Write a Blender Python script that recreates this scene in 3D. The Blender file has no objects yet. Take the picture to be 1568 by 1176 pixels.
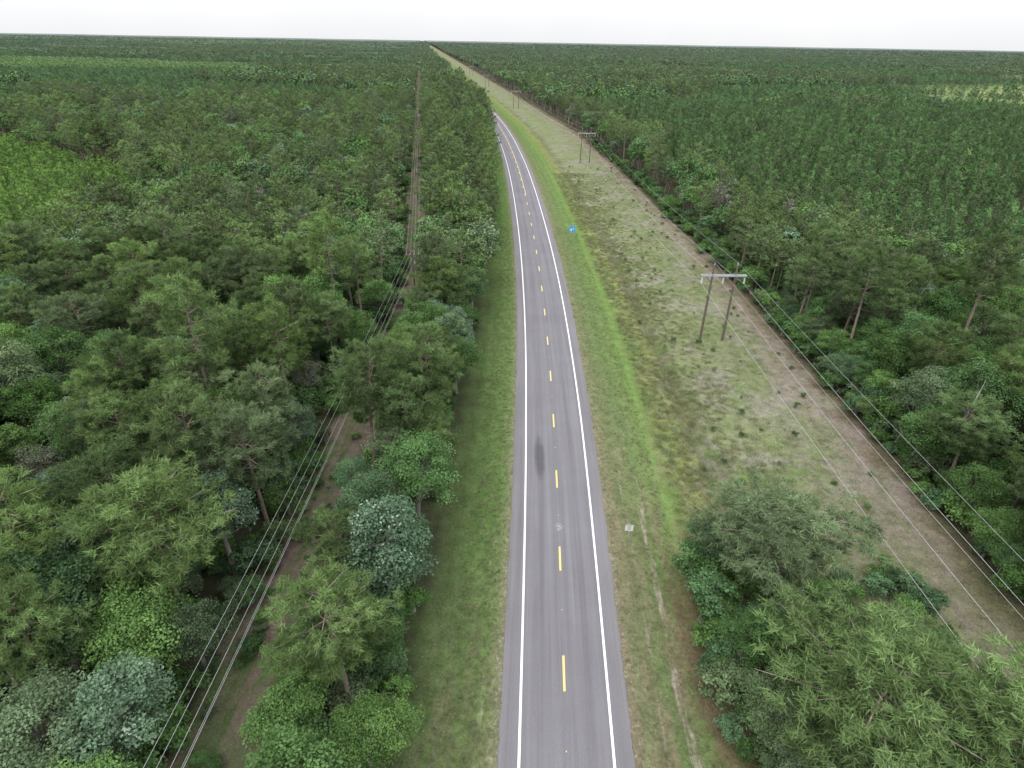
import bpy, math, random
import numpy as np
from mathutils import Matrix, Vector
rng = np.random.default_rng(7)
random.seed(7)
S = bpy.context.scene
C = S.collection
S.view_settings.view_transform = 'Standard'
S.view_settings.look = 'None'
S.view_settings.exposure = 0

# ------------------------------------------------------------------ layout curves
_ry = np.array([-260,-200,0,22.9,42.4,67.2,93,118.6,144.8,172.8,210.7,264.6,330.6,400,500,1076,3000.])
_rx = np.array([-6.9,-4.5,3.5,4.42,5.21,5.9,6.15,6.0,5.5,4.6,3.1,0.2,-4.8,-11.7,-25.2,-107.7,-383.])
_g = np.arange(-260,3001,1.0)
_v = np.interp(_g,_ry,_rx)
_k = np.exp(-0.5*(np.arange(-45,46)/16.0)**2); _k/=_k.sum()
_vs = np.convolve(np.pad(_v,45,mode='reflect',reflect_type='odd'),_k,mode='valid')
def road_x(y):
    y=np.asarray(y,float)
    return np.where(y<2900,np.interp(y,_g,_vs),_vs[3160]+(y-2900)*-0.1433)
def line_x(y):
    y=np.asarray(y,float)
    return np.where(y<112,-19.8,-19.8-0.142*(y-112))
def fnoise(x,y,s,seed=0.0):
    x=np.asarray(x)/s+seed*3.17; y=np.asarray(y)/s+seed*1.73
    return (np.sin(x*1.3+1.7*np.sin(y*0.9+seed))+np.sin(y*1.7+1.3*np.sin(x*1.1+2))+np.sin((x+y)*2.3+seed)*0.6+np.sin((x-y*1.4)*3.1)*0.4)/3.0

# ------------------------------------------------------------------ node helpers
def new_mat(name):
    m=bpy.data.materials.new(name); m.use_nodes=True
    nt=m.node_tree; nt.nodes.clear()
    return m,nt
def N(nt,t,**kw):
    n=nt.nodes.new(t)
    for k,v in kw.items(): setattr(n,k,v)
    return n
def L(nt,a,b): nt.links.new(a,b)
def setin(nt,node,key,val):
    s=node.inputs[key]
    if hasattr(val,'is_output'): nt.links.new(val,s)
    else:
        if s.type=='RGBA' and len(val)==3: val=(*val,1)
        s.default_value=val
def math_(nt,op,a,b=0.0,c=None,clamp=False):
    n=N(nt,'ShaderNodeMath',operation=op,use_clamp=clamp)
    setin(nt,n,0,a); setin(nt,n,1,b)
    if c is not None: setin(nt,n,2,c)
    return n.outputs[0]
def mix_(nt,f,a,b,blend='MIX'):
    n=N(nt,'ShaderNodeMix',data_type='RGBA',blend_type=blend)
    n.clamp_factor=True
    setin(nt,n,0,f); setin(nt,n,6,a); setin(nt,n,7,b)
    return n.outputs[2]
def noise_(nt,vec,scale,detail=3,rough=0.55,dist=0.0):
    n=N(nt,'ShaderNodeTexNoise'); 
    setin(nt,n,'Vector',vec); n.inputs['Scale'].default_value=scale; n.inputs['Detail'].default_value=detail
    n.inputs['Roughness'].default_value=rough; n.inputs['Distortion'].default_value=dist
    return n.outputs['Fac']
def mapr(nt,v,a,b,c=0.0,d=1.0,smooth=False):
    n=N(nt,'ShaderNodeMapRange',interpolation_type='SMOOTHSTEP' if smooth else 'LINEAR')
    setin(nt,n,0,v)
    for i,x in enumerate((a,b,c,d)): n.inputs[i+1].default_value=x
    return n.outputs[0]
def ramp_(nt,f,stops,interp='LINEAR'):
    n=N(nt,'ShaderNodeValToRGB'); cr=n.color_ramp; cr.interpolation=interp
    while len(cr.elements)<len(stops): cr.elements.new(0.5)
    for e,(p,c) in zip(cr.elements,sorted(stops,key=lambda s:s[0])):
        e.position=p; e.color=(*c,1)
    setin(nt,n,0,f); return n.outputs[0]
def bandmask(nt,o,a,b,soft):
    x=mapr(nt,o,a-soft,a+soft,smooth=True); y=mapr(nt,o,b-soft,b+soft,1.0,0.0,smooth=True)
    return math_(nt,'MULTIPLY',x,y)
def simple_mat(name,col,rough=0.7,metal=0.0,var=0.15,scale=4.0,spec=0.3):
    m,nt=new_mat(name)
    tc=N(nt,'ShaderNodeTexCoord').outputs['Object']
    n=noise_(nt,tc,scale,4)
    f=mapr(nt,n,0.3,0.7,1-var,1+var)
    b=N(nt,'ShaderNodeBsdfPrincipled')
    mm=N(nt,'ShaderNodeVectorMath',operation='SCALE'); mm.inputs[0].default_value=col; L(nt,f,mm.inputs['Scale'])
    L(nt,mm.outputs[0],b.inputs['Base Color'])
    b.inputs['Roughness'].default_value=rough; b.inputs['Metallic'].default_value=metal
    b.inputs['Specular IOR Level'].default_value=spec
    o=N(nt,'ShaderNodeOutputMaterial'); L(nt,b.outputs[0],o.inputs[0]); return m
HAZECOL=(.190,.222,.222)
def haze_tone(nt,c):
    # distance haze painted into the base colour, greyer toward the horizon
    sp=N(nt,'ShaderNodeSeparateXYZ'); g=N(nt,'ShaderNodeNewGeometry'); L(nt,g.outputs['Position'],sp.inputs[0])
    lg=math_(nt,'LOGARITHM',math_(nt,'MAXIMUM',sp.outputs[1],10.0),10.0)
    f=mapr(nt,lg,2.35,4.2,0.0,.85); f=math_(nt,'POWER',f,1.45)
    return mix_(nt,f,c,HAZECOL)
def leaf_mat(name,cols,pale=None,transl=0.17,far=False,gain=1.0,var=(.70,1.26)):
    m,nt=new_mat(name)
    oi=N(nt,'ShaderNodeObjectInfo')
    at=N(nt,'ShaderNodeAttribute',attribute_name='tint')
    n=len(cols)
    cols=[tuple(q*gain for q in c) for c in cols]
    col=ramp_(nt,oi.outputs['Random'],[(i/(n-1),c) for i,c in enumerate(cols)])
    fr=math_(nt,'FRACT',math_(nt,'MULTIPLY',oi.outputs['Random'],37.7))
    br=math_(nt,'MULTIPLY',at.outputs['Fac'],mapr(nt,fr,0,1,*var))
    sc=N(nt,'ShaderNodeVectorMath',operation='SCALE'); L(nt,col,sc.inputs[0]); L(nt,br,sc.inputs['Scale'])
    c=sc.outputs[0]
    if pale:
        pf=mapr(nt,at.outputs['Fac'],1.62,1.66)
        c=mix_(nt,pf,c,pale)
    if far: c=haze_tone(nt,c)
    b=N(nt,'ShaderNodeBsdfDiffuse'); L(nt,c,b.inputs[0])
    o=N(nt,'ShaderNodeOutputMaterial')
    if transl>0:
        t=N(nt,'ShaderNodeBsdfTranslucent')
        c2=mix_(nt,1.0,c,(1.1,1.2,0.7),'MULTIPLY'); L(nt,c2,t.inputs[0])
        mx=N(nt,'ShaderNodeMixShader'); mx.inputs[0].default_value=transl
        L(nt,b.outputs[0],mx.inputs[1]); L(nt,t.outputs[0],mx.inputs[2])
        L(nt,mx.outputs[0],o.inputs[0])
    else: L(nt,b.outputs[0],o.inputs[0])
    return m

M_bark_pine=simple_mat('pine_bark',(0.18,0.14,0.12),0.9,var=0.4,scale=3)
M_bark=simple_mat('grey_bark',(0.17,0.16,0.14),0.9,var=0.35,scale=3)
M_snag=simple_mat('dead_wood',(0.30,0.29,0.27),0.9,var=0.25,scale=3)
cP=[(0.086,0.134,0.058),(0.102,0.155,0.062),(0.122,0.188,0.064),(0.098,0.134,0.072),(0.106,0.165,0.058)]
cL=[(0.066,0.130,0.050),(0.084,0.152,0.057),(0.075,0.139,0.053)]
cY=[(0.095,0.178,0.044),(0.112,0.20,0.052),(0.105,0.182,0.047)]
cH=[(0.072,0.133,0.053),(0.086,0.158,0.054),(0.108,0.190,0.058),(0.108,0.143,0.082),(0.080,0.147,0.072),(0.090,0.172,0.050)]
cB=[(0.086,0.150,0.088),(0.112,0.172,0.108)]
cG=[(0.16,0.17,0.125),(0.19,0.18,0.155)]
M_pine=leaf_mat('pine_needles',cP,gain=.97); M_hard=leaf_mat('hardwood_leaves',cH,gain=.97)
M_bay=leaf_mat('sweetbay_leaves',cB,pale=(0.24,0.30,0.24),transl=0.12); M_grey=leaf_mat('grey_twigs',cG,transl=0.1)
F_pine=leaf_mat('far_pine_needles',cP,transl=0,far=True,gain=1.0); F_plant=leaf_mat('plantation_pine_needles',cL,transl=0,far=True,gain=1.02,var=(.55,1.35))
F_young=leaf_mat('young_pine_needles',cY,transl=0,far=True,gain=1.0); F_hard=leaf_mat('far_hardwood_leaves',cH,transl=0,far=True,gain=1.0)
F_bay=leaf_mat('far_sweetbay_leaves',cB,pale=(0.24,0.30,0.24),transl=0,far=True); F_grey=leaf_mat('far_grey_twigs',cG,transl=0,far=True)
M_tuft=leaf_mat('grass_blades',[(0.155,0.170,0.08),(0.21,0.195,0.12),(0.12,0.172,0.06),(0.21,0.20,0.16),(0.13,0.172,0.062)],transl=0.25,gain=1.08)

# ------------------------------------------------------------------ mesh builder
class MB:
    def __init__(s): s.v=[];s.f=[];s.m=[];s.t=[];s.n=0
    def add(s,verts,faces,mat,tint=1.0):
        verts=np.asarray(verts,float)
        s.v.append(verts)
        s.f.extend([tuple(int(i)+s.n for i in f) for f in faces]); s.m.extend([mat]*len(faces))
        s.t.append(np.full(len(verts),tint) if np.isscalar(tint) else np.asarray(tint))
        s.n+=len(verts)
    def tube(s,pts,rad,sides=6,mat=0,cap=True):
        pts=np.asarray(pts,float); k=len(pts); V=[]
        for i in range(k):
            d=pts[min(i+1,k-1)]-pts[max(i-1,0)]; d=d/(np.linalg.norm(d)+1e-9)
            a=np.array([0,0,1.]) if abs(d[2])<0.9 else np.array([1.,0,0])
            u=np.cross(d,a); u/=np.linalg.norm(u); w=np.cross(d,u)
            for j in range(sides):
                th=2*math.pi*j/sides
                V.append(pts[i]+rad[i]*(math.cos(th)*u+math.sin(th)*w))
        F=[]
        for i in range(k-1):
            for j in range(sides):
                F.append((i*sides+j,i*sides+(j+1)%sides,(i+1)*sides+(j+1)%sides,(i+1)*sides+j))
        if cap: F.append(tuple(range(sides))); F.append(tuple((k-1)*sides+j for j in range(sides-1,-1,-1)))
        s.add(V,F,mat)
    def box(s,c,d,mat=0,rotz=0.0):
        c=np.array(c,float); d=np.array(d,float)/2
        V=np.array([[x,y,z] for x in(-1,1) for y in(-1,1) for z in(-1,1)],float)*d
        if rotz:
            cs,sn=math.cos(rotz),math.sin(rotz); V=np.c_[V[:,0]*cs-V[:,1]*sn,V[:,0]*sn+V[:,1]*cs,V[:,2]]
        s.add(V+c,[(0,1,3,2),(4,6,7,5),(0,4,5,1),(2,3,7,6),(0,2,6,4),(1,5,7,3)],mat)
    def leaves(s,P,Nn,Ln,W,tint,mat=1):
        n=len(P); Nn=Nn/(np.linalg.norm(Nn,axis=1,keepdims=True)+1e-9)
        r=rng.normal(size=(n,3)); T=np.cross(Nn,r); T/=(np.linalg.norm(T,axis=1,keepdims=True)+1e-9); B=np.cross(Nn,T)
        Ln=np.broadcast_to(Ln,(n,))[:,None]; W=np.broadcast_to(W,(n,))[:,None]
        V=np.stack([P-T*Ln*.5,P+B*W*.5+Nn*W*0.08,P+T*Ln*.5,P-B*W*.5+Nn*W*0.08],1).reshape(-1,3)
        idx=np.arange(n*4).reshape(n,4)
        s.add(V,idx.tolist(),mat,np.repeat(tint,4))
    def blades(s,P,D,Ln,W,tint,mat=1):
        n=len(P); D=D/(np.linalg.norm(D,axis=1,keepdims=True)+1e-9)
        r=rng.normal(size=(n,3)); B=np.cross(D,r); B/=(np.linalg.norm(B,axis=1,keepdims=True)+1e-9)
        Ln=np.broadcast_to(Ln,(n,))[:,None]; W=np.broadcast_to(W,(n,))[:,None]
        V=np.stack([P-B*W*.5,P+B*W*.5,P+D*Ln],1).reshape(-1,3)
        s.add(V,np.arange(n*3).reshape(n,3).tolist(),mat,np.repeat(tint,3))
    def mesh(s,name,mats,smooth=False):
        me=bpy.data.meshes.new(name)
        me.from_pydata(np.concatenate(s.v).tolist(),[],s.f)
        for m in mats: me.materials.append(m)
        me.polygons.foreach_set('material_index',s.m)
        a=me.attributes.new('tint','FLOAT','POINT'); a.data.foreach_set('value',np.concatenate(s.t).astype(np.float32))
        me.update(); return me
def obj(name,me,coll=C,loc=(0,0,0)):
    o=bpy.data.objects.new(name,me); o.location=loc; coll.objects.link(o); return o

def sph(n):
    d=rng.normal(size=(n,3)); return d/np.linalg.norm(d,axis=1,keepdims=True)

def hardwood(name,H=12,R=4.0,nc=42,lpc=170,ls=0.36,mats=None,trunk=True,pale=0.0,low=0.30,cr=(.20,.36)):
    b=MB(); lean=rng.normal(size=2)*0.4
    zc=H*(low+1)/2; hz=H*(1-low)/2
    ph=rng.uniform(0,6.28,3)
    if trunk:
        top=np.array([lean[0],lean[1],H*0.75])
        pts=[np.array([0,0,-.3]),np.array([lean[0]*.2,lean[1]*.2,H*.25]),np.array([lean[0]*.6,lean[1]*.5,H*.5]),top]
        b.tube(pts,[.26,.2,.14,.05],7)
    cl=[]
    for i in range(nc):
        for _ in range(20):
            d=sph(1)[0]
            if d[2]<-0.55: continue
            rad=rng.uniform(0.45,0.95)**0.7
            th=math.atan2(d[1],d[0])
            rr=R*(1+0.18*math.sin(2*th+ph[0])+0.14*math.sin(3*th+ph[1])+0.1*math.sin(5*th+ph[2]))
            c=np.array([lean[0]+d[0]*rr*rad*.8,lean[1]+d[1]*rr*rad*.8,zc+d[2]*hz*rad*.85])
            if all(np.linalg.norm(c-q[0])>R*0.17 for q in cl): break
        cl.append((c,R*rng.uniform(*cr)))
    for k,(c,r) in enumerate(cl):
        if trunk and k%3==0:
            s0=np.array([lean[0]*.5,lean[1]*.5,min(c[2]-.6,H*rng.uniform(.3,.6))])
            mid=(s0+c)/2+np.array([0,0,-.2])+rng.normal(size=3)*.15
            b.tube([s0,mid,c],[.09,.06,.02],4,cap=False)
        n=int(lpc*(r/(R*.28))**2*rng.uniform(.8,1.1))
        d=sph(n); d[:,2]=np.where(d[:,2]<-.3,-d[:,2],d[:,2])
        rad=rng.uniform(.5,1.2,n)[:,None]
        P=c+d*r*rad*np.array([1,1,.8])
        Nn=d*.6+np.array([0,0,.45])+rng.normal(size=(n,3))*.55
        base=rng.uniform(.66,1.26)
        t=base*rng.uniform(.75,1.25,n)
        t=np.clip(t,.4,1.55)
        if pale>0:
            pc=pale*(2.5 if rng.random()<.25 else .35)
            t=np.where(rng.random(n)<pc,1.8,t)
        sz=ls*rng.uniform(.7,1.35,n)
        b.leaves(P,Nn,sz,sz*rng.uniform(.5,.8,n),t)
    n=int(nc*lpc*.07); ci=rng.integers(0,len(cl),n); d=sph(n)
    P=np.array([cl[i][0] for i in ci])+d*np.array([cl[i][1] for i in ci])[:,None]*rng.uniform(1.05,1.6,n)[:,None]
    b.leaves(P,d+rng.normal(size=(n,3))*.5,ls,ls*.5,rng.uniform(.8,1.3,n))
    return b.mesh(name,mats or [M_bark,M_hard])

def pine(name,H=14,R=3.2,nb=26,tips=9,tuft=15,nl=0.42,nw=0.085,cb=0.5,mats=None,shape=0,trunk_r=.2):
    b=MB(); lean=rng.normal(size=2)*0.5
    def tp(z): 
        t=z/H; return np.array([lean[0]*t*t,lean[1]*t*t,z])
    zs=[-.3,H*.3,H*.6,H*.85,H*.98]
    b.tube([tp(z) for z in zs],[trunk_r,trunk_r*.8,trunk_r*.6,trunk_r*.3,.03],7)
    TP=[];TD=[];TT=[]
    ga=rng.uniform(0,6.28)
    for i in range(nb):
        f=(i+.5)/nb
        z=H*(cb+(1-cb)*f*.97)
        prof=(math.sin(math.pi*min(1,(f*.78+.2)))**.7) if shape==0 else (1-f)**.75+.08
        Lb=R*prof*rng.uniform(.55,1.18)
        az=ga+i*2.4+rng.uniform(-.4,.4)
        up=(0.15+f*.75)*rng.uniform(.6,1.3)
        s0=tp(z); dirv=np.array([math.cos(az),math.sin(az),up*.6]); 
        e=s0+dirv*Lb; mid=s0+dirv*Lb*.5+np.array([0,0,-.12*Lb*.5])
        b.tube([s0,mid,e],[.06,.04,.015],3,cap=False)
        bt=rng.uniform(.72,1.22)*(.82+.33*f)     # paler toward the leader
        nt_=max(3,int(tips*(.5+Lb/R*.7)))
        side=np.array([-math.sin(az),math.cos(az),0])
        for k in range(nt_):
            u=rng.uniform(.35,1.05); w=rng.normal()*.21*Lb*(1.15-abs(u-.6))
            p=s0+dirv*Lb*u+side*w+np.array([0,0,rng.normal()*.18+.1])
            TP.append(p); TD.append(dirv*.5+side*np.sign(w)*.4+np.array([0,0,.5])); TT.append(bt*rng.uniform(.85,1.15))
    for k in range(5): TP.append(tp(H)+rng.normal(size=3)*.25); TD.append(np.array([0,0,1.])); TT.append(1.25)
    TP=np.array(TP);TD=np.array(TD);TT=np.array(TT)
    P=np.repeat(TP,tuft,0); D=np.repeat(TD,tuft,0)*.55+sph(len(P))*.9
    t=np.repeat(TT,tuft)*rng.uniform(.8,1.2,len(P))
    b.blades(P+rng.normal(size=P.shape)*.11,D,nl*rng.uniform(.7,1.3,len(P)),nw,np.clip(t,.4,1.55))
    return b.mesh(name,mats or [M_bark_pine,M_pine])

def snag(name,H=9):
    b=MB(); l=rng.normal(size=2)*.4
    b.tube([(0,0,-.3),(l[0]*.3,l[1]*.3,H*.4),(l[0]*.8,l[1]*.7,H*.8),(l[0],l[1],H)],[.17,.13,.07,.02],7)
    for i in range(9):
        z=H*rng.uniform(.4,.95); a=rng.uniform(0,6.28); q=rng.uniform(.7,2.0)*(1.2-z/H)
        s0=np.array([l[0]*.7*z/H,l[1]*.7*z/H,z]); e=s0+np.array([math.cos(a)*q,math.sin(a)*q,q*.5])
        b.tube([s0,(s0+e)/2+np.array([0,0,.1]),e],[.05,.035,.01],4)
    return b.mesh(name,[M_snag])

# near templates
PINE=[pine('pine_near_%d'%i,H=[14,15.5,13.5,14.5,16][i],R=[3.5,3.9,3.2,4.3,3.6][i],nb=[32,36,30,44,26][i],tips=[16,17,15,21,14][i],tuft=32,nl=.40,nw=.060,cb=[.52,.5,.5,.5,.6][i]) for i in range(5)]
HARD=[hardwood('hardwood_near_%d'%i,H=[12,13,11,12.5,11.5][i],R=[3.6,4.2,3.4,3.9,4.4][i],nc=[58,66,50,60,70][i],lpc=290,ls=.20,low=[.3,.28,.25,.35,.3][i],cr=(.13,.29)) for i in range(5)]
BAY=[hardwood('sweetbay_near_%d'%i,H=[13,12][i],R=[3.6,3.2][i],nc=60,lpc=290,ls=.20,mats=[M_bark,M_bay],pale=.06,low=.2,cr=(.13,.29)) for i in range(2)]
GREY=[hardwood('bare_tree_near',H=12,R=3.2,nc=36,lpc=80,ls=.17,mats=[M_bark,M_grey],low=.35)]
BUSH=[hardwood('bush_mesh_%d'%i,H=[2.6,3.2,2.0][i],R=[1.6,1.9,1.5][i],nc=18,lpc=120,ls=.19,trunk=(i==1),low=.02) for i in range(3)]
SNAG=[snag('snag_mesh_0',10),snag('snag_mesh_1',8)]

# ------------------------------------------------------------------ distributing
def field(x,y):
    e=fnoise(x,y,70,5)*.35
    return (((x-680)/250)**2+((y-740)/190)**2<1+e)|(((x-1300)/360)**2+((y-1240)/270)**2<1+e)|(((x-340)/80)**2+((y-1240)/200)**2<1+e)|(((x-860)/120)**2+((y-1010)/150)**2<1+e)|(((x-420)/60)**2+((y-600)/90)**2<.8+e)
def forest_mask(x,y):
    off=x-road_x(y); cl=x-line_x(y)
    e=fnoise(x,y,9,2)*1.2
    lb=np.interp(y,[15,50,100,200,300,400,1000],[14.6,14.6,12.8,11.6,10.4,9.2,8.8])+e*.4
    right=off>44.5+e+np.where(y>600,2,0)
    w=np.interp(y,[50,75],[0,.7])
    left=cl<-(4.0+w+e*.6)
    strip=(off<-lb)&(cl>3.4+w*.8+e*.4)
    near=(y>-5)
    fr=rng.random(np.shape(x))
    return (right|left|strip)&near&~(field(x,y)&(fr<.93))
def in_view(x,y,m=26): return np.abs(x)<0.93*(0.865*y+24)+m
def grid(x0,x1,y0,y1,s,jit=.42):
    gx,gy=np.meshgrid(np.arange(x0,x1,s),np.arange(y0,y1,s))
    gx=gx+ (np.arange(gx.shape[0])%2)[:,None]*s*.5
    x=(gx+rng.uniform(-jit,jit,gx.shape)*s).ravel(); y=(gy+rng.uniform(-jit,jit,gy.shape)*s).ravel()
    k=in_view(x,y)
    return x[k],y[k]
def young_region(x,y):
    edge=np.interp(y,[100,115,165,215,285,300],[-92,-95,-106,-132,-230,-400])
    return (x<edge+fnoise(x,y,14)*7)&(y>102)&(y<292)
def plant_region(x,y):
    off=x-road_x(y)
    return (off>62+fnoise(x,y,30,3)*10+np.clip(160-y,0,80)*.9)&(y>104+fnoise(x,y,25,5)*8)&(fnoise(x,y,140,6)<.62)

# --- individual near trees (objects)
NEAR=105.0
def put(name,me,x,y,s=1.0,sz=None,rz=None,tilt=0.035):
    o=bpy.data.objects.new(name,me); C.objects.link(o)
    o.location=(x,y,-.3 if x>8 else 0); sz=sz or s
    o.rotation_euler=(rng.normal()*tilt,rng.normal()*tilt,rng.uniform(0,6.28) if rz is None else rz)
    o.scale=(s,s,sz); return o
heroes=[ # name, mesh, x, y, scale, zscale
 ('sweetbay_tree',BAY[0],-10.6,36.6,1.35,1.0),('oak_tree',HARD[1],-9.6,46.5,1.08,.95),('pine_tree',PINE[1],-11.8,26.6,1.15,.84),
 ('oak_tree',HARD[0],-12.8,18.6,1.15,.88),('pine_tree',PINE[3],-28.5,34.7,1.4,1.08),('pine_tree',PINE[0],-25.2,46,1.15,1.08),
 ('sweetbay_tree',BAY[1],-26.4,40.2,1.15,1.0),('sweetbay_tree',BAY[1],-25.8,22.6,1.1,.9),('oak_tree',HARD[2],-9.8,31.2,.85,.65),
 ('oak_tree',HARD[3],-13.4,42.0,.95,.9),('oak_tree',HARD[4],-13.8,31.6,.9,.75),('oak_tree',HARD[1],-9.6,22.4,.75,.55),('oak_tree',HARD[4],-10.0,15.0,.8,.6),
 ('pine_tree',PINE[2],-15.4,36.6,.95,.8),('oak_tree',HARD[2],-15.6,23.2,.85,.75),('oak_tree',HARD[0],-9.4,41.0,.7,.6),
 ('oak_tree',HARD[3],-16.0,28.5,.6,.55),('oak_tree',HARD[1],-16.2,47.5,.6,.7),('oak_tree',HARD[2],-24.6,30.0,.8,.8),('oak_tree',HARD[4],-25.0,17.0,.9,.8),
 ('pine_tree',PINE[3],23.6,38.6,1.55,.82),('oak_tree',HARD[2],19.0,42.0,.72,.66),('pine_tree',PINE[3],24.0,23.0,1.6,.92),
 ('pine_tree',PINE[1],31.5,19.8,1.6,.88),('oak_tree',HARD[0],18.9,31.2,.66,.6),('oak_tree',HARD[4],19.5,25.0,.66,.62),
 ('oak_tree',HARD[3],18.6,19.0,.72,.6),('pine_tree',PINE[0],29.0,28.0,1.15,.62),('oak_tree',HARD[2],27.6,33.5,.6,.45),
 ('pine_tree',PINE[4],37.5,18.0,1.4,.75),('oak_tree',HARD[1],22.0,30.5,.75,.55),('pine_tree',PINE[2],22.5,15.5,1.3,.8),('oak_tree',HARD[0],34.0,25.0,.55,.38)]
hx=[];hy=[]
for nm,me,x,y,s,sz in heroes:
    put(nm,me,x,y,s,sz); hx.append(x);hy.append(y)
hx=np.array(hx);hy=np.array(hy)
for k,(x,y,s) in enumerate(((-64,150,1.3),(-76,158,1.2),(51.5,57,1.25),(58,66,1.3),(-44,62,1.35),(-88,96,1.3),(66,92,1.3),(-53,88,1.4),(-118,205,1.3))):
    put('dead_tree',SNAG[k%2],x,y,s,s*1.15)
def choose_near(x,y):
    f=fnoise(x,y,16,1)+rng.normal()*.4
    r=rng.random()
    if r<.04: return 'sweetbay_tree',BAY[rng.integers(2)],(.95,1.15)
    if r<.065: return 'bare_tree',GREY[0],(.8,1.05)
    if r<.12: return 'pine_tree',PINE[4],(1.2,1.4)
    if f>-.12: return 'pine_tree',PINE[rng.integers(5)],(.9,1.25)
    return 'oak_tree',HARD[rng.integers(5)],(.85,1.2)
x,y=grid(-170,170,10,NEAR,4.9)
k=forest_mask(x,y)&~young_region(x,y); x,y=x[k],y[k]
k=~((x>line_x(y))&(x<8)&(y<50))&(rng.random(len(x))<.90); x,y=x[k],y[k]
x2,y2=grid(-60,60,46,NEAR,3.6)
k=forest_mask(x2,y2)&(x2>line_x(y2)+3.5)&(x2<0); x=np.r_[x,x2[k]]; y=np.r_[y,y2[k]]
for a,b_ in zip(x,y):
    if np.min((hx-a)**2+(hy-b_)**2)<12: continue
    nm,me,(s0,s1)=choose_near(a,b_); s=rng.uniform(s0,s1)
    if line_x(b_)<a<8: s*=.88
    put(nm,me,a,b_,s,s*rng.uniform(.66,1.06))
for yy in np.arange(38,NEAR,3.1):
    me=HARD[rng.integers(5)]; s=rng.uniform(.45,.75); put('oak_tree',me,float(road_x(yy))+45.0+rng.normal()*.8,yy+rng.normal()*.6,s,s*rng.uniform(.7,1.0))

# --- instanced masses
def scatter(name,x,y,z,s,idx,meshes,sz=None,tilt=0.04):
    col=bpy.data.collections.new(name+'_kinds')
    for i,me in enumerate(meshes):
        o=bpy.data.objects.new('%s_kind_%02d'%(name,i),me); col.objects.link(o)
    n=len(x); me=bpy.data.meshes.new(name)
    me.from_pydata(np.c_[x,y,np.broadcast_to(z,n)].tolist(),[],[])
    a=me.attributes.new('rot','FLOAT_VECTOR','POINT'); a.data.foreach_set('vector',np.c_[rng.normal(size=n)*tilt,rng.normal(size=n)*tilt,rng.uniform(0,6.28,n)].astype(np.float32).ravel())
    if sz is None: sz=s*rng.uniform(.85,1.1,n)
    a=me.attributes.new('scl','FLOAT_VECTOR','POINT'); a.data.foreach_set('vector',np.c_[s,s,sz].astype(np.float32).ravel())
    a=me.attributes.new('idx','INT','POINT'); a.data.foreach_set('value',np.asarray(idx,np.int32))
    ng=bpy.data.node_groups.new(name+'_scatter','GeometryNodeTree')
    ng.interface.new_socket('Geometry',in_out='INPUT',socket_type='NodeSocketGeometry')
    ng.interface.new_socket('Geometry',in_out='OUTPUT',socket_type='NodeSocketGeometry')
    gi=ng.nodes.new('NodeGroupInput'); go=ng.nodes.new('NodeGroupOutput')
    ci=ng.nodes.new('GeometryNodeCollectionInfo'); ci.inputs['Collection'].default_value=col
    ci.inputs['Separate Children'].default_value=True; ci.inputs['Reset Children'].default_value=True
    ip=ng.nodes.new('GeometryNodeInstanceOnPoints'); ip.inputs['Pick Instance'].default_value=True
    def na(t,nm):
        q=ng.nodes.new('GeometryNodeInputNamedAttribute'); q.data_type=t; q.inputs['Name'].default_value=nm
        return [o for o in q.outputs if o.enabled][0]
    L(ng,gi.outputs[0],ip.inputs['Points']); L(ng,ci.outputs[0],ip.inputs['Instance'])
    L(ng,na('INT','idx'),ip.inputs['Instance Index']); L(ng,na('FLOAT_VECTOR','rot'),ip.inputs['Rotation']); L(ng,na('FLOAT_VECTOR','scl'),ip.inputs['Scale'])
    L(ng,ip.outputs[0],go.inputs[0])
    o=obj(name,me); md=o.modifiers.new('scatter','NODES'); md.node_group=ng
    return o

BP=[M_bark_pine,F_pine]; BH=[M_bark,F_hard]
MID=[pine('m',H=14,R=3.4,nb=22,tips=9,tuft=8,nl=.55,nw=.17,mats=BP),pine('m',H=15.5,R=3.7,nb=24,tips=10,tuft=8,nl=.55,nw=.17,cb=.5,mats=BP),
     hardwood('m',H=12,R=3.8,nc=36,lpc=46,ls=.5,cr=(.15,.31),mats=BH),hardwood('m',H=13,R=4.2,nc=40,lpc=46,ls=.5,cr=(.15,.31),mats=BH),hardwood('m',H=11,R=3.5,nc=34,lpc=46,ls=.5,cr=(.15,.31),mats=BH),
     hardwood('m',H=12,R=3.4,nc=30,lpc=42,ls=.5,mats=[M_bark,F_bay],pale=.07),hardwood('m',H=12,R=3.,nc=24,lpc=24,ls=.42,mats=[M_bark,F_grey])]
PLM=[pine('p',H=h,R=r,nb=18,tips=5,tuft=6,nl=.55,nw=.19,cb=.3,shape=1,mats=[M_bark_pine,F_plant],trunk_r=.12) for h,r in((10,1.9),(11.8,2.1),(8.4,1.9),(10.2,2.4))]
YPM=[pine('y',H=h,R=r,nb=12,tips=5,tuft=6,nl=.5,nw=.18,cb=.12,shape=1,mats=[M_bark_pine,F_young],trunk_r=.08) for h,r in((5.5,1.5),(6.2,1.6))]
FAR=[pine('f',H=14,R=3.8,nb=12,tips=4,tuft=5,nl=1.1,nw=.5,mats=BP),hardwood('f',H=12,R=4.2,nc=14,lpc=14,ls=1.3,mats=BH),hardwood('f',H=12.5,R=4.4,nc=14,lpc=14,ls=1.3,mats=BH),
     hardwood('f',H=12,R=4,nc=13,lpc=13,ls=1.2,mats=[M_bark,F_bay],pale=.04),
     pine('f',H=12,R=3.4,nb=11,tips=4,tuft=5,nl=1.1,nw=.5,cb=.35,shape=1,mats=[M_bark,F_plant]),hardwood('f',H=12,R=4.2,nc=13,lpc=13,ls=1.2,mats=[M_bark,F_young])]

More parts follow.
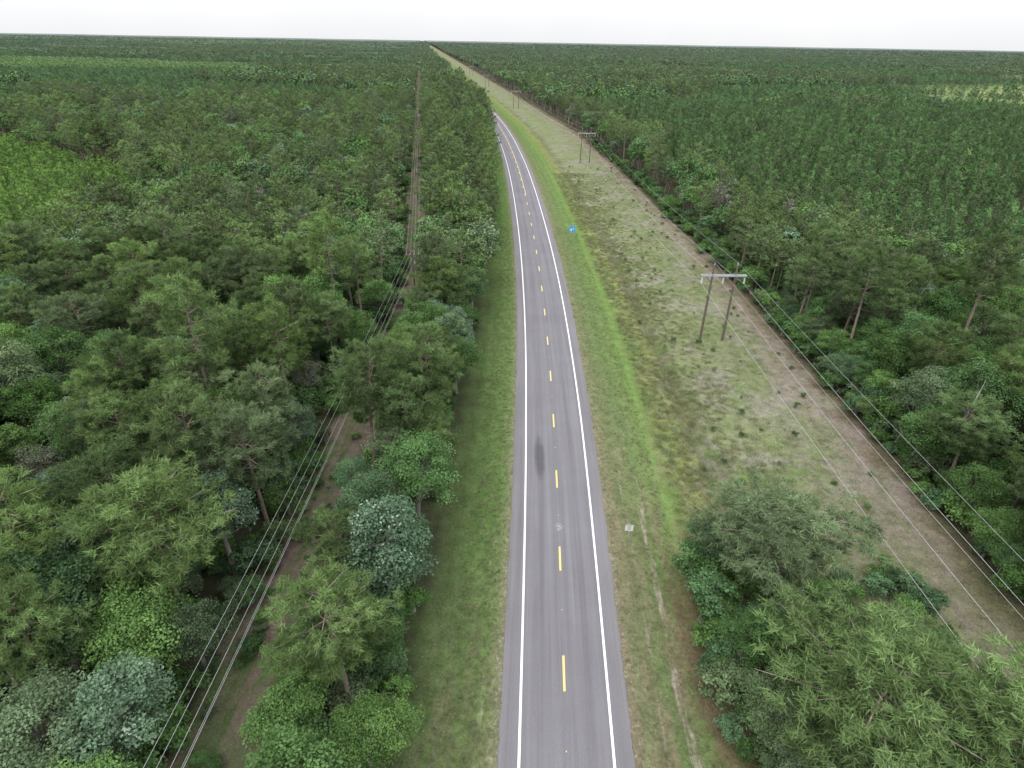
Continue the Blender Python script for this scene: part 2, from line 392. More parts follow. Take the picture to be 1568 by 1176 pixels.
x,y=grid(-470,470,NEAR,470,4.9)
k=forest_mask(x,y)&~young_region(x,y)&~plant_region(x,y)&(rng.random(len(x))<.93); x,y=x[k],y[k]
xs,ys=grid(-90,20,NEAR,470,3.7); k=forest_mask(xs,ys)&(xs>line_x(ys)+3.5)&(xs<road_x(ys)); x=np.r_[x,xs[k]];y=np.r_[y,ys[k]]
f=fnoise(x,y,22,1)+rng.normal(size=len(x))*.35
strip_=(x>line_x(y))&(x<road_x(y))
f=np.where(strip_,f+.35,f)
idx=np.where(f>-.06,rng.integers(0,2,len(x)),rng.integers(2,5,len(x)))
r=rng.random(len(x)); idx=np.where(r<.04,5,idx); idx=np.where((r>.05)&(r<.085),6,idx)
s=rng.uniform(.74,1.16,len(x)); scatter('mixed_forest',x,y,0.0,s,idx,MID,sz=s*rng.uniform(.70,1.10,len(x))*np.where(strip_&(y>240),1.18,1.0))
x,y=grid(40,470,96,470,4.0,.27); k=forest_mask(x,y)&plant_region(x,y)&(rng.random(len(x))<.94); x,y=x[k],y[k]
big=rng.random(len(x))<.04
scatter('pine_plantation',x,y,0.0,rng.uniform(.76,1.2,len(x))*np.where(big,1.35,1),rng.integers(0,4,len(x)),PLM)
x,y=grid(-330,-80,98,296,2.5,.3); k=young_region(x,y); x,y=x[k],y[k]
scatter('young_pine_plantation',x,y,0.0,rng.uniform(.7,1.15,len(x)),rng.integers(0,2,len(x)),YPM)
def far_idx(x,y):
    f=fnoise(x,y,60,1)+rng.normal(size=len(x))*.25
    idx=np.where(f>0,0,rng.integers(1,3,len(x)))
    idx=np.where(rng.random(len(x))<.03,3,idx)
    off=x-road_x(y)
    pl=(fnoise(x,y/1.0,230,4)>-.05)&(np.abs(off)>70)
    idx=np.where(pl,4,idx)
    yg=((off<-120)&(fnoise(x,y*3,420,9)>.05)&(y>640))|((off>160)&(fnoise(x,y*3.5,300,2)>.40)&(y>520))
    idx=np.where(yg,5,idx)
    h=np.where(pl,.78,1.0)*np.where(yg,.58,1.0)
    return idx,h
x,y=grid(-1150,1150,470,1100,5.8); k=forest_mask(x,y); x,y=x[k],y[k]
idx,h=far_idx(x,y); s=rng.uniform(.75,1.15,len(x)); s=np.where(h<1,s*.85,s); st_=(x>line_x(y))&(x<road_x(y)); scatter('distant_forest',x,y,0.0,s,idx,FAR,sz=s*h*rng.uniform(.85,1.2,len(x))*np.where(st_,1.2,1))
x,y=grid(-3100,3100,1100,3200,12.0); k=forest_mask(x,y); x,y=x[k],y[k]
idx,h=far_idx(x,y); s=rng.uniform(1.2,1.9,len(x)); scatter('horizon_forest',x,y,0.0,s,idx,FAR,sz=h*rng.uniform(.75,1.3,len(x)))
# sparser crowns beyond, standing above the canopy sheet, so the skyline is tree-textured
x,y=grid(-6400,6400,3200,7000,34.0); k=forest_mask(x,y); x,y=x[k],y[k]
idx,h=far_idx(x,y); s=rng.uniform(2.4,4.2,len(x)); scatter('skyline_forest',x,y,3.0,s,idx,FAR,sz=rng.uniform(.8,1.5,len(x)))
x,y=grid(-120,120,12,170,2.8); k=forest_mask(x,y)&(rng.random(len(x))<.72); x,y=x[k],y[k]
scatter('forest_understory',x,y,-.2,rng.uniform(.6,1.7,len(x)),rng.integers(0,3,len(x)),BUSH)
x=[];y=[];s=[]
for yy in np.arange(15,330,1.3):
    rx=float(road_x(yy)); lx=float(line_x(yy))
    for o_,p,q in ((rx+43.6,.85,1.4),(rx+44.6,.6,1.7),(lx-4.5,.6,1.2),(lx+3.9,.5,1.1)):
        if rng.random()<p: x.append(o_+rng.normal()*.8);y.append(yy+rng.normal());s.append(rng.uniform(.45,q))
for _ in range(260):
    a,b_=rng.uniform(17.0,39),rng.uniform(12,43)
    if a>25 and b_>34 and rng.random()<.6: continue
    x.append(a);y.append(b_);s.append(rng.uniform(.4,1.25)*(1.15 if a<24 else .8))
for _ in range(110):
    x.append(rng.uniform(-16.8,-7.8));y.append(rng.uniform(12,70));s.append(rng.uniform(.35,1.1))
for _ in range(80):
    yy=rng.uniform(12,110); x.append(-19.8+rng.uniform(-3.4,3.4));y.append(yy);s.append(rng.uniform(.15,.5))
for _ in range(130):
    b_=rng.uniform(45,260); x.append(float(road_x(b_))+rng.uniform(17,40)); y.append(b_); s.append(rng.uniform(.12,.36))
x=np.array(x);y=np.array(y);s=np.array(s)
scatter('edge_bushes',x,y,-.35,s,rng.integers(0,3,len(x)),BUSH)
def tuft(nb,h,w,sp):
    b=MB(); P=np.c_[rng.normal(size=(nb,2))*sp,np.zeros(nb)]; D=np.c_[rng.normal(size=(nb,2))*.8,np.ones(nb)]
    b.blades(P,D,h*rng.uniform(.5,1.2,nb),w,rng.uniform(.8,1.3,nb),0); return b.mesh('t',[M_tuft])
TUF=[tuft(46,.32,.05,.22),tuft(60,.25,.05,.30),tuft(36,.42,.05,.18)]
n=26000; y=16+(rng.random(n)**1.3)*230; off=rng.uniform(13.5,42,n)
k=(fnoise(off,y,5,4)+rng.normal(size=n)*.7>-.3); y=y[k];off=off[k]; x=road_x(y)+off
scatter('rough_grass',x,y,-.43,rng.uniform(.5,1.25,len(x)),rng.integers(0,3,len(x)),TUF,tilt=.1)
n=11000; y=16+(rng.random(n)**1.3)*150; side=rng.random(n)<.5
off=np.where(side,-rng.uniform(5.3,9,n)-rng.exponential(2,n)*.5,rng.uniform(5.3,12,n)); x=road_x(y)+off
zv=np.interp(np.abs(off),[5.2,7,11,13],[-.04,-.1,-.4,-.5])
scatter('verge_grass',x,y,zv,rng.uniform(.2,.5,len(x)),rng.integers(0,3,len(x)),TUF,tilt=.1)

# ------------------------------------------------------------------ ground sheet
offs=np.array([-16000,-8000,-3000,-1000,-400,-150,-60,-30,-20,-14,-11,-8.5,-6.5,-5.2,-4,0,4,5.2,7,9,11,13,15,17,18.2,19,19.8,22,30,38,41,45,60,150,400,1000,3000,8000,16000.])
zz=np.interp(offs,[-20,-14,-10,-6.5,-5.2,-4,4,5.2,7,11,13,17.8,19,20.2,24,60],[-.2,-.35,-.45,-.1,-.02,-.02,-.02,-.02,-.08,-.4,-.5,-.45,-.9,-.5,-.35,-.2])
ys=np.concatenate([np.arange(-250,520,4),np.arange(520,1200,20),np.geomspace(1200,20000,30)])
V=[];OF=[];LO=[]
for yy in ys:
    rx=float(road_x(yy)); lx=float(line_x(yy))
    for o_,z in zip(offs,zz): V.append((rx+o_,yy,z)); OF.append(o_); LO.append(rx+o_-lx)
nc=len(offs); F=[(i*nc+j,i*nc+j+1,(i+1)*nc+j+1,(i+1)*nc+j) for i in range(len(ys)-1) for j in range(nc-1)]
me=bpy.data.meshes.new('ground'); me.from_pydata(V,[],F)
for nm,d in(('off',OF),('lof',LO)):
    a=me.attributes.new(nm,'FLOAT','POINT'); a.data.foreach_set('value',np.array(d,np.float32))
ground=obj('ground',me)
m,nt=new_mat('ground_soil_grass')
geo=N(nt,'ShaderNodeNewGeometry'); P=geo.outputs['Position']
off=N(nt,'ShaderNodeAttribute',attribute_name='off').outputs['Fac']
lof=N(nt,'ShaderNodeAttribute',attribute_name='lof').outputs['Fac']
sep=N(nt,'ShaderNodeSeparateXYZ'); L(nt,P,sep.inputs[0]); PX,PY=sep.outputs[0],sep.outputs[1]
cmb=N(nt,'ShaderNodeCombineXYZ'); L(nt,off,cmb.inputs[0]); L(nt,math_(nt,'MULTIPLY',PY,0.12),cmb.inputs[1])
st=cmb.outputs[0]
n1=noise_(nt,P,0.16,4); n2=noise_(nt,P,1.1,4,.65)
wob=math_(nt,'ADD',math_(nt,'MULTIPLY',math_(nt,'SUBTRACT',n1,.5),8.0),math_(nt,'MULTIPLY',math_(nt,'SUBTRACT',n2,.5),4.0))
amt=mapr(nt,math_(nt,'ABSOLUTE',off),5.0,14.0,0.12,1.0)
o=math_(nt,'ADD',off,math_(nt,'MULTIPLY',wob,amt))
p=lambda v:(v+60)/120
fl=(0.042,0.046,0.027)
stops=[(p(-60),fl),(p(-14),fl),(p(-11),(.058,.084,.032)),(p(-9),(.066,.110,.036)),(p(-7.2),(.078,.127,.040)),(p(-6.0),(.088,.120,.047)),(p(-5.3),(.13,.130,.08)),
 (p(5.2),(.13,.122,.08)),(p(6.2),(.105,.118,.060)),(p(8.5),(.090,.122,.050)),(p(10.8),(.086,.130,.045)),(p(12.3),(.092,.152,.044)),(p(14),(.108,.145,.050)),(p(16.2),(.150,.156,.062)),(p(18.6),(.092,.096,.05)),
 (p(21),(.130,.145,.076)),(p(28),(.136,.150,.082)),(p(35),(.130,.143,.080)),(p(38),(.15,.13,.095)),(p(39.5),(.160,.134,.110)),(p(41),(.13,.105,.075)),(p(43.5),(.058,.058,.034)),(p(60),fl)]
col=ramp_(nt,math_(nt,'DIVIDE',math_(nt,'ADD',o,60),120),stops)
scr=bandmask(nt,o,17,40,1.5)
g1=noise_(nt,P,0.10,5,.72,.6); pm=math_(nt,'MULTIPLY',mapr(nt,g1,.44,.62,smooth=True),scr)
col=mix_(nt,math_(nt,'MULTIPLY',pm,.75),col,(.178,.165,.143))
g2=noise_(nt,P,0.22,5,.72,.4); pm2=math_(nt,'MULTIPLY',mapr(nt,g2,.48,.64,smooth=True),bandmask(nt,o,14,40,2))
col=mix_(nt,math_(nt,'MULTIPLY',pm2,.8),col,(.090,.135,.046))
g3=noise_(nt,P,0.45,5,.75,.8); pm3=math_(nt,'MULTIPLY',mapr(nt,g3,.56,.68,smooth=True),bandmask(nt,o,14,40,2))
col=mix_(nt,math_(nt,'MULTIPLY',pm3,.6),col,(.075,.080,.045))
sg=math_(nt,'MULTIPLY',bandmask(nt,o,10.5,14.5,.8),mapr(nt,noise_(nt,st,.35,4,.7),.42,.6)); col=mix_(nt,math_(nt,'MULTIPLY',sg,.5),col,(.110,.132,.054))
tm=math_(nt,'MULTIPLY',bandmask(nt,o,34.5,41,1.0),mapr(nt,PY,125,85))
tm=math_(nt,'MULTIPLY',tm,mapr(nt,noise_(nt,st,.6,4,.7),.35,.6))
col=mix_(nt,math_(nt,'MULTIPLY',tm,.7),col,(.19,.158,.145))
bm=math_(nt,'MULTIPLY',bandmask(nt,o,5.0,15,1.0),mapr(nt,PY,78,40))
bm=math_(nt,'MULTIPLY',bm,mapr(nt,noise_(nt,st,.9,4,.7),.40,.66))
col=mix_(nt,math_(nt,'MULTIPLY',bm,.85),col,(.145,.115,.08))
rm=math_(nt,'MULTIPLY',bandmask(nt,o,10.5,15,.8),mapr(nt,PY,46,36))
col=mix_(nt,math_(nt,'MULTIPLY',rm,.7),col,(.115,.075,.052))
brn=math_(nt,'MULTIPLY',bandmask(nt,o,20,44,2),mapr(nt,PY,62,38)); brn=math_(nt,'MULTIPLY',brn,mapr(nt,g1,.35,.55))
col=mix_(nt,math_(nt,'MULTIPLY',brn,.75),col,(.088,.090,.047))
lb=math_(nt,'MULTIPLY',bandmask(nt,o,-11,-5,1.0),mapr(nt,PY,45,22)); lb=math_(nt,'MULTIPLY',lb,mapr(nt,noise_(nt,st,1.1,4,.7),.38,.6))
col=mix_(nt,math_(nt,'MULTIPLY',lb,.7),col,(.115,.105,.068))
for c0,w,am in((9.3,.28,.75),(7.6,.2,.45),(-6.6,.16,.35)):
    ru=bandmask(nt,math_(nt,'ADD',off,math_(nt,'MULTIPLY',math_(nt,'SUBTRACT',n1,.5),1.6)),c0-w,c0+w,.12)
    ru=math_(nt,'MULTIPLY',ru,mapr(nt,noise_(nt,st,1.6,4,.75),.47,.6)); ru=math_(nt,'MULTIPLY',ru,mapr(nt,PY,75,45))
    col=mix_(nt,math_(nt,'MULTIPLY',ru,am),col,(.27,.24,.20))
ed=bandmask(nt,math_(nt,'ABSOLUTE',off),4.8,5.7,.25); ed=math_(nt,'MULTIPLY',ed,mapr(nt,noise_(nt,P,2.2,5,.8),.54,.6))
col=mix_(nt,math_(nt,'MULTIPLY',ed,.6),col,(.26,.235,.19))
lt=mapr(nt,noise_(nt,P,4.5,2,.6),.70,.73); lt=math_(nt,'MULTIPLY',lt,bandmask(nt,math_(nt,'ABSOLUTE',off),5,12,.5))
col=mix_(nt,math_(nt,'MULTIPLY',lt,.6),col,(.3,.28,.24))
co=math_(nt,'ADD',lof,math_(nt,'MULTIPLY',wob,.35))
cm=bandmask(nt,co,-4.6,4.4,.8)
cc=mix_(nt,mapr(nt,noise_(nt,st,.5,4,.7),.38,.58),(.062,.085,.036),(.130,.100,.085))
cc=mix_(nt,mapr(nt,g2,.48,.62),cc,(.072,.106,.040))
col=mix_(nt,cm,col,cc)
sw=N(nt,'ShaderNodeMath',operation='SINE'); L(nt,math_(nt,'MULTIPLY',math_(nt,'ADD',off,math_(nt,'MULTIPLY',n1,.8)),3.1),sw.inputs[0])
swm=math_(nt,'MULTIPLY',sw.outputs[0],bandmask(nt,math_(nt,'ABSOLUTE',off),5.5,14,.6))
fa=mapr(nt,noise_(nt,P,.012,4),.38,.62)
fieldc=mix_(nt,fa,(.09,.145,.050),(.155,.170,.080))
col=mix_(nt,math_(nt,'MULTIPLY',mapr(nt,PY,480,520),mapr(nt,off,150,200)),col,fieldc)
fine=noise_(nt,P,5.0,5,.75); fine2=noise_(nt,P,.7,4,.7)
br=math_(nt,'MULTIPLY',mapr(nt,fine,.25,.75,.55,1.45),mapr(nt,fine2,.3,.7,.75,1.25))
br=math_(nt,'MULTIPLY',br,math_(nt,'ADD',1.0,math_(nt,'MULTIPLY',swm,.05)))
sc=N(nt,'ShaderNodeVectorMath',operation='SCALE'); L(nt,col,sc.inputs[0]); L(nt,br,sc.inputs['Scale'])
b=N(nt,'ShaderNodeBsdfDiffuse'); L(nt,sc.outputs[0],b.inputs[0])
bp=N(nt,'ShaderNodeBump'); bp.inputs['Strength'].default_value=.6; bp.inputs['Distance'].default_value=.15; L(nt,fine,bp.inputs['Height']); L(nt,bp.outputs[0],b.inputs['Normal'])
out=N(nt,'ShaderNodeOutputMaterial'); L(nt,b.outputs[0],out.inputs[0])
me.materials.append(m)

# distant canopy sheets
m,nt=new_mat('distant_canopy')
geo=N(nt,'ShaderNodeNewGeometry'); P=geo.outputs['Position']
a1=noise_(nt,P,.0016,5,.6); a2=noise_(nt,P,.05,4,.7)
c=ramp_(nt,a1,[(.3,(.05,.085,.042)),(.45,(.07,.11,.052)),(.55,(.055,.09,.046)),(.62,(.095,.14,.066)),(.7,(.06,.10,.052))])
sc=N(nt,'ShaderNodeVectorMath',operation='SCALE'); L(nt,c,sc.inputs[0]); L(nt,mapr(nt,a2,.3,.7,.35,.85),sc.inputs['Scale'])
tone=haze_tone(nt,sc.outputs[0])
s2_=N(nt,'ShaderNodeVectorMath',operation='SCALE'); L(nt,tone,s2_.inputs[0]); L(nt,mapr(nt,noise_(nt,P,.0011,5,.65),.35,.65,.62,.95),s2_.inputs['Scale'])
b=N(nt,'ShaderNodeBsdfDiffuse'); L(nt,s2_.outputs[0],b.inputs[0]); out=N(nt,'ShaderNodeOutputMaterial'); L(nt,b.outputs[0],out.inputs[0])
def canopy(name,o_list,y0,h):
    ys=np.geomspace(y0,20000,110); V=[];F=[]
    for yy in ys:
        for q in o_list:
            V.append((float(road_x(yy))+q,yy,h+float(fnoise(q,yy,max(60,yy*.03)))*min(4.0,1+yy/5000)+ (3 if yy>3000 else 0)))
    n=len(o_list)
    F=[(i*n+j,i*n+j+1,(i+1)*n+j+1,(i+1)*n+j) for i in range(len(ys)-1) for j in range(n-1)]
    me=bpy.data.meshes.new(name); me.from_pydata(V,[],F); me.materials.append(m); return obj(name,me)
ol=np.r_[0,np.geomspace(60,16000,80)]
canopy('distant_forest_canopy',list((-ol[::-1])-62),1500,6.5)
canopy('distant_forest_canopy',list(ol+52),1600,6.5)

# ------------------------------------------------------------------ road
def hw(y): return np.interp(y,[20,33,67,120],[3.42,3.52,3.78,3.9])
def strip(name,o0,o1,y0,y1,step,z,mat,jit=0.0,attr=True):
    ys=np.arange(y0,y1+step*.5,step); V=[];OF=[]
    for i,yy in enumerate(ys):
        rx=float(road_x(yy)); a=o0(yy) if callable(o0) else o0; b_=o1(yy) if callable(o1) else o1
        if jit:
            a+=jit*(float(fnoise(yy,0,1.1))+.5*rng.normal()*.6); b_+=jit*(float(fnoise(yy,7,1.3))+.5*rng.normal()*.6)
        ks=np.linspace(a,b_,5 if jit else 2)
        for q in ks: V.append((rx+q,yy,z)); OF.append(q)
    n=5 if jit else 2
    F=[(i*n+j,i*n+j+1,(i+1)*n+j+1,(i+1)*n+j) for i in range(len(ys)-1) for j in range(n-1)]
    return V,F,OF
def mk(name,parts,mat):
    V=[];F=[];O=[]
    for v,f,o_ in parts:
        k=len(V); V+=v; F+=[tuple(i+k for i in q) for q in f]; O+=o_
    me=bpy.data.meshes.new(name); me.from_pydata(V,[],F); me.materials.append(mat)
    a=me.attributes.new('off','FLOAT','POINT'); a.data.foreach_set('value',np.array(O,np.float32)); return obj(name,me)
m,nt=new_mat('asphalt')
geo=N(nt,'ShaderNodeNewGeometry'); P=geo.outputs['Position']
off=N(nt,'ShaderNodeAttribute',attribute_name='off').outputs['Fac']
sep=N(nt,'ShaderNodeSeparateXYZ'); L(nt,P,sep.inputs[0]); PX,PY=sep.outputs[0],sep.outputs[1]
cmb=N(nt,'ShaderNodeCombineXYZ'); L(nt,math_(nt,'MULTIPLY',off,2.2),cmb.inputs[0]); L(nt,math_(nt,'MULTIPLY',PY,.035),cmb.inputs[1])
s1=noise_(nt,cmb.outputs[0],1.0,5,.65); s2=noise_(nt,P,12,4,.8); s3=noise_(nt,P,.12,4,.6)
br=math_(nt,'MULTIPLY',mapr(nt,s1,.3,.7,.83,1.13),mapr(nt,s2,.25,.75,.84,1.16)); br=math_(nt,'MULTIPLY',br,mapr(nt,s3,.3,.7,.93,1.07))
ao=math_(nt,'ABSOLUTE',off)
wt=math_(nt,'ADD',bandmask(nt,ao,.7,1.3,.3),bandmask(nt,ao,2.5,3.1,.3)); br=math_(nt,'MULTIPLY',br,math_(nt,'ADD',1.0,math_(nt,'MULTIPLY',wt,.06)))
oil=bandmask(nt,ao,1.6,2.2,.35); br=math_(nt,'MULTIPLY',br,math_(nt,'SUBTRACT',1.0,math_(nt,'MULTIPLY',oil,.08)))
ex=math_(nt,'DIVIDE',math_(nt,'SUBTRACT',PX,3.6),.65); ey=math_(nt,'DIVIDE',math_(nt,'SUBTRACT',PY,59.5),4.6)
rr=math_(nt,'ADD',math_(nt,'MULTIPLY',ex,ex),math_(nt,'MULTIPLY',ey,ey)); rr=math_(nt,'ADD',rr,math_(nt,'MULTIPLY',math_(nt,'SUBTRACT',noise_(nt,P,.9,3),.5),1.1))
stn=mapr(nt,rr,0.0,1.5,.42,0.0,smooth=True); br=math_(nt,'MULTIPLY',br,math_(nt,'SUBTRACT',1.0,stn))
sh=mapr(nt,ao,3.9,5.1); 
col=mix_(nt,math_(nt,'MULTIPLY',sh,.6),(.130,.126,.138),(.140,.133,.136))
px=math_(nt,'SUBTRACT',PX,5.35); py=math_(nt,'SUBTRACT',PY,47.2)
r2=math_(nt,'ADD',math_(nt,'MULTIPLY',px,px),math_(nt,'MULTIPLY',math_(nt,'MULTIPLY',py,py),.5)); r2=math_(nt,'ADD',r2,mapr(nt,noise_(nt,P,4,3,.7),.3,.7,-.25,.35))
col=mix_(nt,mapr(nt,r2,.0,.2,.75,0),col,(.26,.25,.25))
sc=N(nt,'ShaderNodeVectorMath',operation='SCALE'); L(nt,col,sc.inputs[0]); L(nt,br,sc.inputs['Scale'])
b=N(nt,'ShaderNodeBsdfPrincipled'); L(nt,sc.outputs[0],b.inputs['Base Color']); b.inputs['Roughness'].default_value=.9; b.inputs['Specular IOR Level'].default_value=.15
out=N(nt,'ShaderNodeOutputMaterial'); L(nt,b.outputs[0],out.inputs[0]); M_as=m
edgeL=lambda y:-(hw(y)+1.55); edgeR=lambda y:hw(y)+1.45
mk('road',[strip('',edgeL,edgeR,-60,240,.4,.03,None,.10),strip('',edgeL,edgeR,240,1600,4,.03,None,.02),strip('',edgeL,edgeR,1600,9000,60,.03,None,.02)],M_as)
def paint(name,col):
    m,nt=new_mat(name); geo=N(nt,'ShaderNodeNewGeometry'); P=geo.outputs['Position']
    w=noise_(nt,P,9,5,.8); c=mix_(nt,mapr(nt,w,.60,.74,0,.7),col,(.2,.19,.19)); c=mix_(nt,mapr(nt,noise_(nt,P,.5,3),.3,.7,0,.15),c,(.3,.28,.25))
    b=N(nt,'ShaderNodeBsdfPrincipled'); L(nt,c,b.inputs['Base Color']); b.inputs['Roughness'].default_value=.6
    out=N(nt,'ShaderNodeOutputMaterial'); L(nt,b.outputs[0],out.inputs[0]); return m
M_white=paint('white_road_paint',(.60,.60,.62)); M_yel=paint('yellow_road_paint',(.52,.40,.12))
lw=.10
parts=[]
for sgn in(-1,1):
    for y0,y1,st_ in((-60,240,1.5),(240,1600,5)):
        parts.append(strip('',(lambda y,s=sgn:s*hw(y)-lw),(lambda y,s=sgn:s*hw(y)+lw),y0,y1,st_,.038,None))
mk('road_edge_line',parts,M_white)
parts=[]; y0=30.3-12.5*3
while y0<700:
    parts.append(strip('',-.10,.10,y0-1.6,y0+1.6,1.6,.038,None)); y0+=12.5
parts.append(strip('',.24,.40,205,900,4,.038,None))
mk('road_centre_line',parts,M_yel)
b=MB(); y0=30.3-6.25
while y0<150:
    b.box((float(road_x(y0)),y0,.05),(.11,.1,.03)); y0+=12.5
obj('road_reflectors',b.mesh('road_reflectors',[simple_mat('reflector',(.5,.35,.1))]))

# ------------------------------------------------------------------ poles and wires
M_pole=simple_mat('weathered_wood',(.115,.09,.075),.9,var=.3,scale=5)
M_arm=simple_mat('galvanised_arm',(.27,.29,.31),.5,var=.1)
M_ins=simple_mat('insulator',(.42,.44,.46),.3,var=.05)
M_wire=simple_mat('wire_metal',(.36,.37,.38),.5,var=.05)
def hframe(x,y,a):
    b=MB(); hs=2.0
    for s in(-1,1):
        b.tube([(s*hs,0,-.6),(s*hs*.99,0,7),(s*hs*.97,0,13.7)],[.23,.19,.15],10,0)
        b.tube([(s*hs*.97,0,13.7),(s*hs*.97,0,14.1)],[.06,.05],6,2)
        b.box((s*hs*.97,0,12.0),(.36,.64,.2),1)
    for q in(-.26,.26): b.box((0,q,11.9),(7.6,.12,.24),1)
    for xx in(-3.7,-1.0,1.0,3.7): b.box((xx,0,11.9),(.14,.396,.16),1)
    for xx in(-3.6,0,3.6):
        b.tube([(xx,0,11.78),(xx,0,11.5)],[.03,.03],5,2)
        for k in range(7): b.tube([(xx,0,11.5-k*.15),(xx,0,11.44-k*.15),(xx,0,11.38-k*.15)],[.05,.14,.05],8,2)
    for s in(-1,1): b.tube([(s*1.95,0,10.6),(s*3.0,0,11.78)],[.06,.06],5,0)
    o=obj('h_frame_utility_pole',b.mesh('h_frame_utility_pole',[M_pole,M_arm,M_ins]),loc=(x,y,-.3)); o.rotation_euler[2]=a
HF=[(38.5,-80,.03),(35.1,95,.03),(29.7,270,.08),(-0.8,504,.143),(-34,740,.143),(-68,975,.143)]
for x,y,d in HF: hframe(x,y,d)
b=MB()
def wire(p,q,sag,r,n=24):
    p=np.array(p,float);q=np.array(q,float); t=np.linspace(0,1,n)[:,None]
    pts=p+(q-p)*t; pts[:,2]-=(4*sag*t*(1-t))[:,0]; b.tube(pts,[r]*n,4,0)
for (x0,y0,d0),(x1,y1,d1) in zip(HF[:-1],HF[1:]):
    for o_ in(-3.6,0,3.6): wire((x0+o_,y0,10.2),(x1+o_,y1,10.2),2.6,.018)
    for o_ in(-1.94,1.94): wire((x0+o_,y0,13.8),(x1+o_,y1,13.8),1.8,.012)
obj('transmission_line_wires',b.mesh('transmission_line_wires',[M_wire]))
def dpole(x,y,a,tr):
    b=MB(); b.tube([(0,0,-.5),(0,0,5),(0,0,9.6)],[.19,.16,.12],10,0)
    b.box((0,.14,8.9),(2.5,.1,.12),0); b.box((0,-.14,8.9),(2.5,.1,.12),0)
    for xx in(-1.15,-.4,.4,1.15):
        b.tube([(xx,0,8.95),(xx,0,9.05),(xx,0,9.12),(xx,0,9.22)],[.03,.09,.05,.06],8,1)
    b.tube([(0,0,9.6),(0,0,9.8)],[.06,.05],6,1)
    for s in (-1,1): b.tube([(0,.14,8.2),(s*.8,.14,8.84)],[.025,.025],4,2)
    if tr:
        b.tube([(.42,0,7.0),(.42,0,7.05),(.42,0,7.85),(.42,0,7.92)],[.2,.25,.25,.1],12,1); b.box((.16,0,7.5),(.12,.1,.5),2)
        for k in(-.1,.1): b.tube([(.42+k,0,7.9),(.42+k,0,8.15)],[.04,.03],6,1)
        b.tube([(-.3,0,7.6),(-.3,0,8.3)],[.07,.07],6,1)
    o=obj('utility_pole',b.mesh('utility_pole',[M_pole,M_ins,M_arm]),loc=(x,y,-.2)); o.rotation_euler[2]=a
DP=[-8]+list(range(112,1100,85))
for i,yy in enumerate(DP): dpole(float(line_x(yy)),yy,0 if yy<112 else .14,i in(1,4))
b=MB()
for y0,y1 in zip(DP[:-1],DP[1:]):
    x0,x1=float(line_x(y0)),float(line_x(y1))
    for o_ in(-1.15,-.4,.4,1.15): wire((x0+o_,y0,9.0),(x1+o_,y1,9.0),1.1,.012)
    wire((x0,y0,6.9),(x1,y1,6.9),1.0,.012)
obj('distribution_line_wires',b.mesh('distribution_line_wires',[M_wire]))

# ------------------------------------------------------------------ signs
M_sw=simple_mat('sign_white',(.60,.60,.62),.4,var=.03); M_sb=simple_mat('sign_blue',(.02,.26,.52),.4,var=.04); M_blk=simple_mat('sign_black',(.03,.03,.03),.5); M_gal=simple_mat('sign_post_steel',(.35,.36,.36),.5)
b=MB(); b.box((0,.04,.9),(.06,.04,2.2),0); b.box((0,0,1.75),(.82,.012,.76),1)
b.box((0,-.009,2.06),(.62,.006,.04),2)
for k,(w,h) in enumerate(((.40,.06),(.46,.05),(.32,.06))): b.box((0,-.009,1.9-k*.17),(w,.006,h),2)
o=obj('roadside_sign',b.mesh('roadside_sign',[M_gal,M_sw,M_blk]),loc=(12.4,45.6,-.2)); o.rotation_euler=(-.05,0,-.05)
b=MB()
for s_ in(-.55,.55): b.box((s_,.05,1.4),(.07,.05,3.4),0)
b.box((0,0,2.5),(1.75,.015,1.6),1); 
b.box((0,-.0105,2.5),(1.62,.004,1.48),2); b.box((0,-.0145,2.5),(1.56,.004,1.42),1)
b.box((-.28,-.019,2.3),(.5,.004,.62),2); b.box((.3,-.019,2.75),(.5,.004,.14),2); b.box((.34,-.019,2.45),(.22,.004,.3),2)
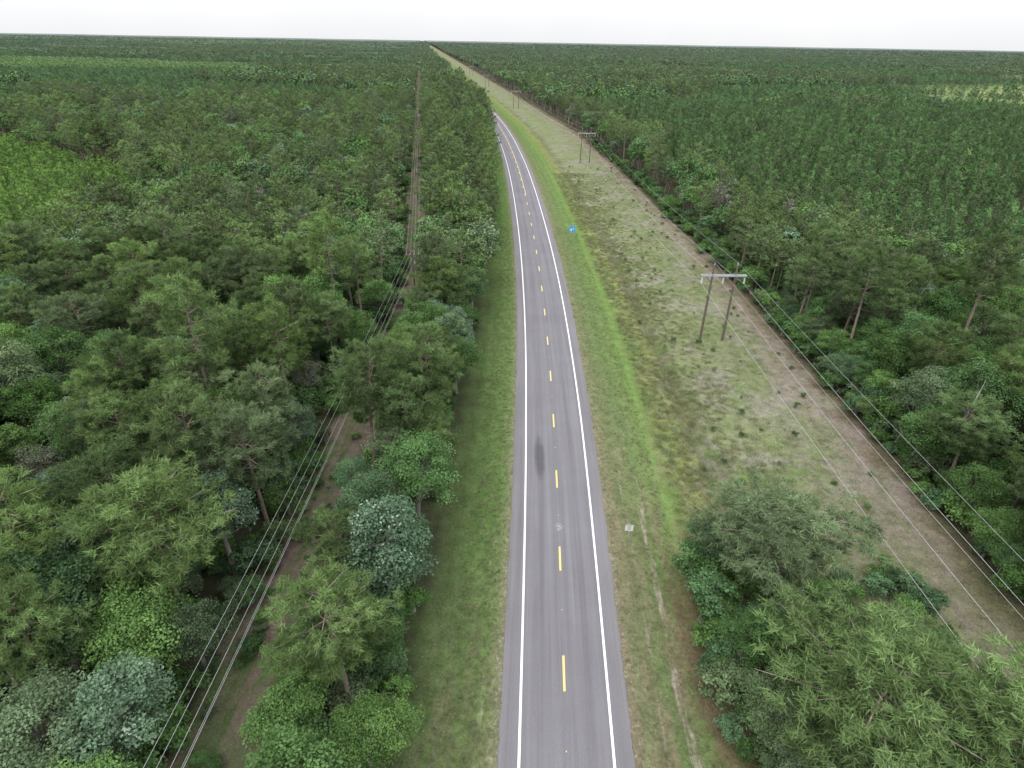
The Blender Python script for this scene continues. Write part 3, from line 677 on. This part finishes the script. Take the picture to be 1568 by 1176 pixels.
o=obj('blue_highway_sign',b.mesh('blue_highway_sign',[M_gal,M_sb,M_sw]),loc=(15.2,156,-.3))

# ------------------------------------------------------------------ light
w=bpy.data.worlds.new('World'); S.world=w; w.use_nodes=True; nt=w.node_tree; nt.nodes.clear()
sky=N(nt,'ShaderNodeTexSky',sky_type='NISHITA'); sky.sun_disc=False; el,az=math.radians(55),math.radians(200)
sky.sun_elevation=el; sky.sun_rotation=az; sky.dust_density=3
tc=N(nt,'ShaderNodeTexCoord'); cn=noise_(nt,tc.outputs['Generated'],2.2,4,.6)
cl=ramp_(nt,cn,[(.3,(.90,.91,.93)),(.7,(1,1,1))])
sc=N(nt,'ShaderNodeVectorMath',operation='SCALE'); L(nt,cl,sc.inputs[0])
# overcast sky: dimmer toward the horizon than overhead (CIE overcast distribution)
sz_=N(nt,'ShaderNodeSeparateXYZ'); L(nt,tc.outputs['Generated'],sz_.inputs[0])
L(nt,mapr(nt,sz_.outputs[2],0.0,0.7,8.5,26.0),sc.inputs['Scale'])
mx=mix_(nt,.94,sky.outputs[0],sc.outputs[0])
bg=N(nt,'ShaderNodeBackground'); L(nt,mx,bg.inputs[0]); bg.inputs[1].default_value=.12
out=N(nt,'ShaderNodeOutputWorld'); L(nt,bg.outputs[0],out.inputs[0])
sl=bpy.data.lights.new('sun','SUN'); sl.energy=1.2; sl.angle=math.radians(25); sl.color=(1,.97,.93)
so=bpy.data.objects.new('sun',sl); C.objects.link(so)
dv=Vector((math.sin(az)*math.cos(el),math.cos(az)*math.cos(el),math.sin(el)))
so.rotation_euler=dv.to_track_quat('Z','Y').to_euler()

# ------------------------------------------------------------------ camera
cd=bpy.data.cameras.new('camera'); cam=bpy.data.objects.new('camera',cd); C.objects.link(cam)
cd.sensor_width=36; cd.lens=36*907/1568; cd.clip_end=60000; cd.clip_start=.5
R=Matrix.Rotation(math.radians(90-30.1),4,'X')@Matrix.Rotation(math.radians(1.02),4,'Z')
cam.matrix_world=Matrix.Translation((0,0,45))@R
S.camera=cam
print('objects',len(bpy.data.objects))
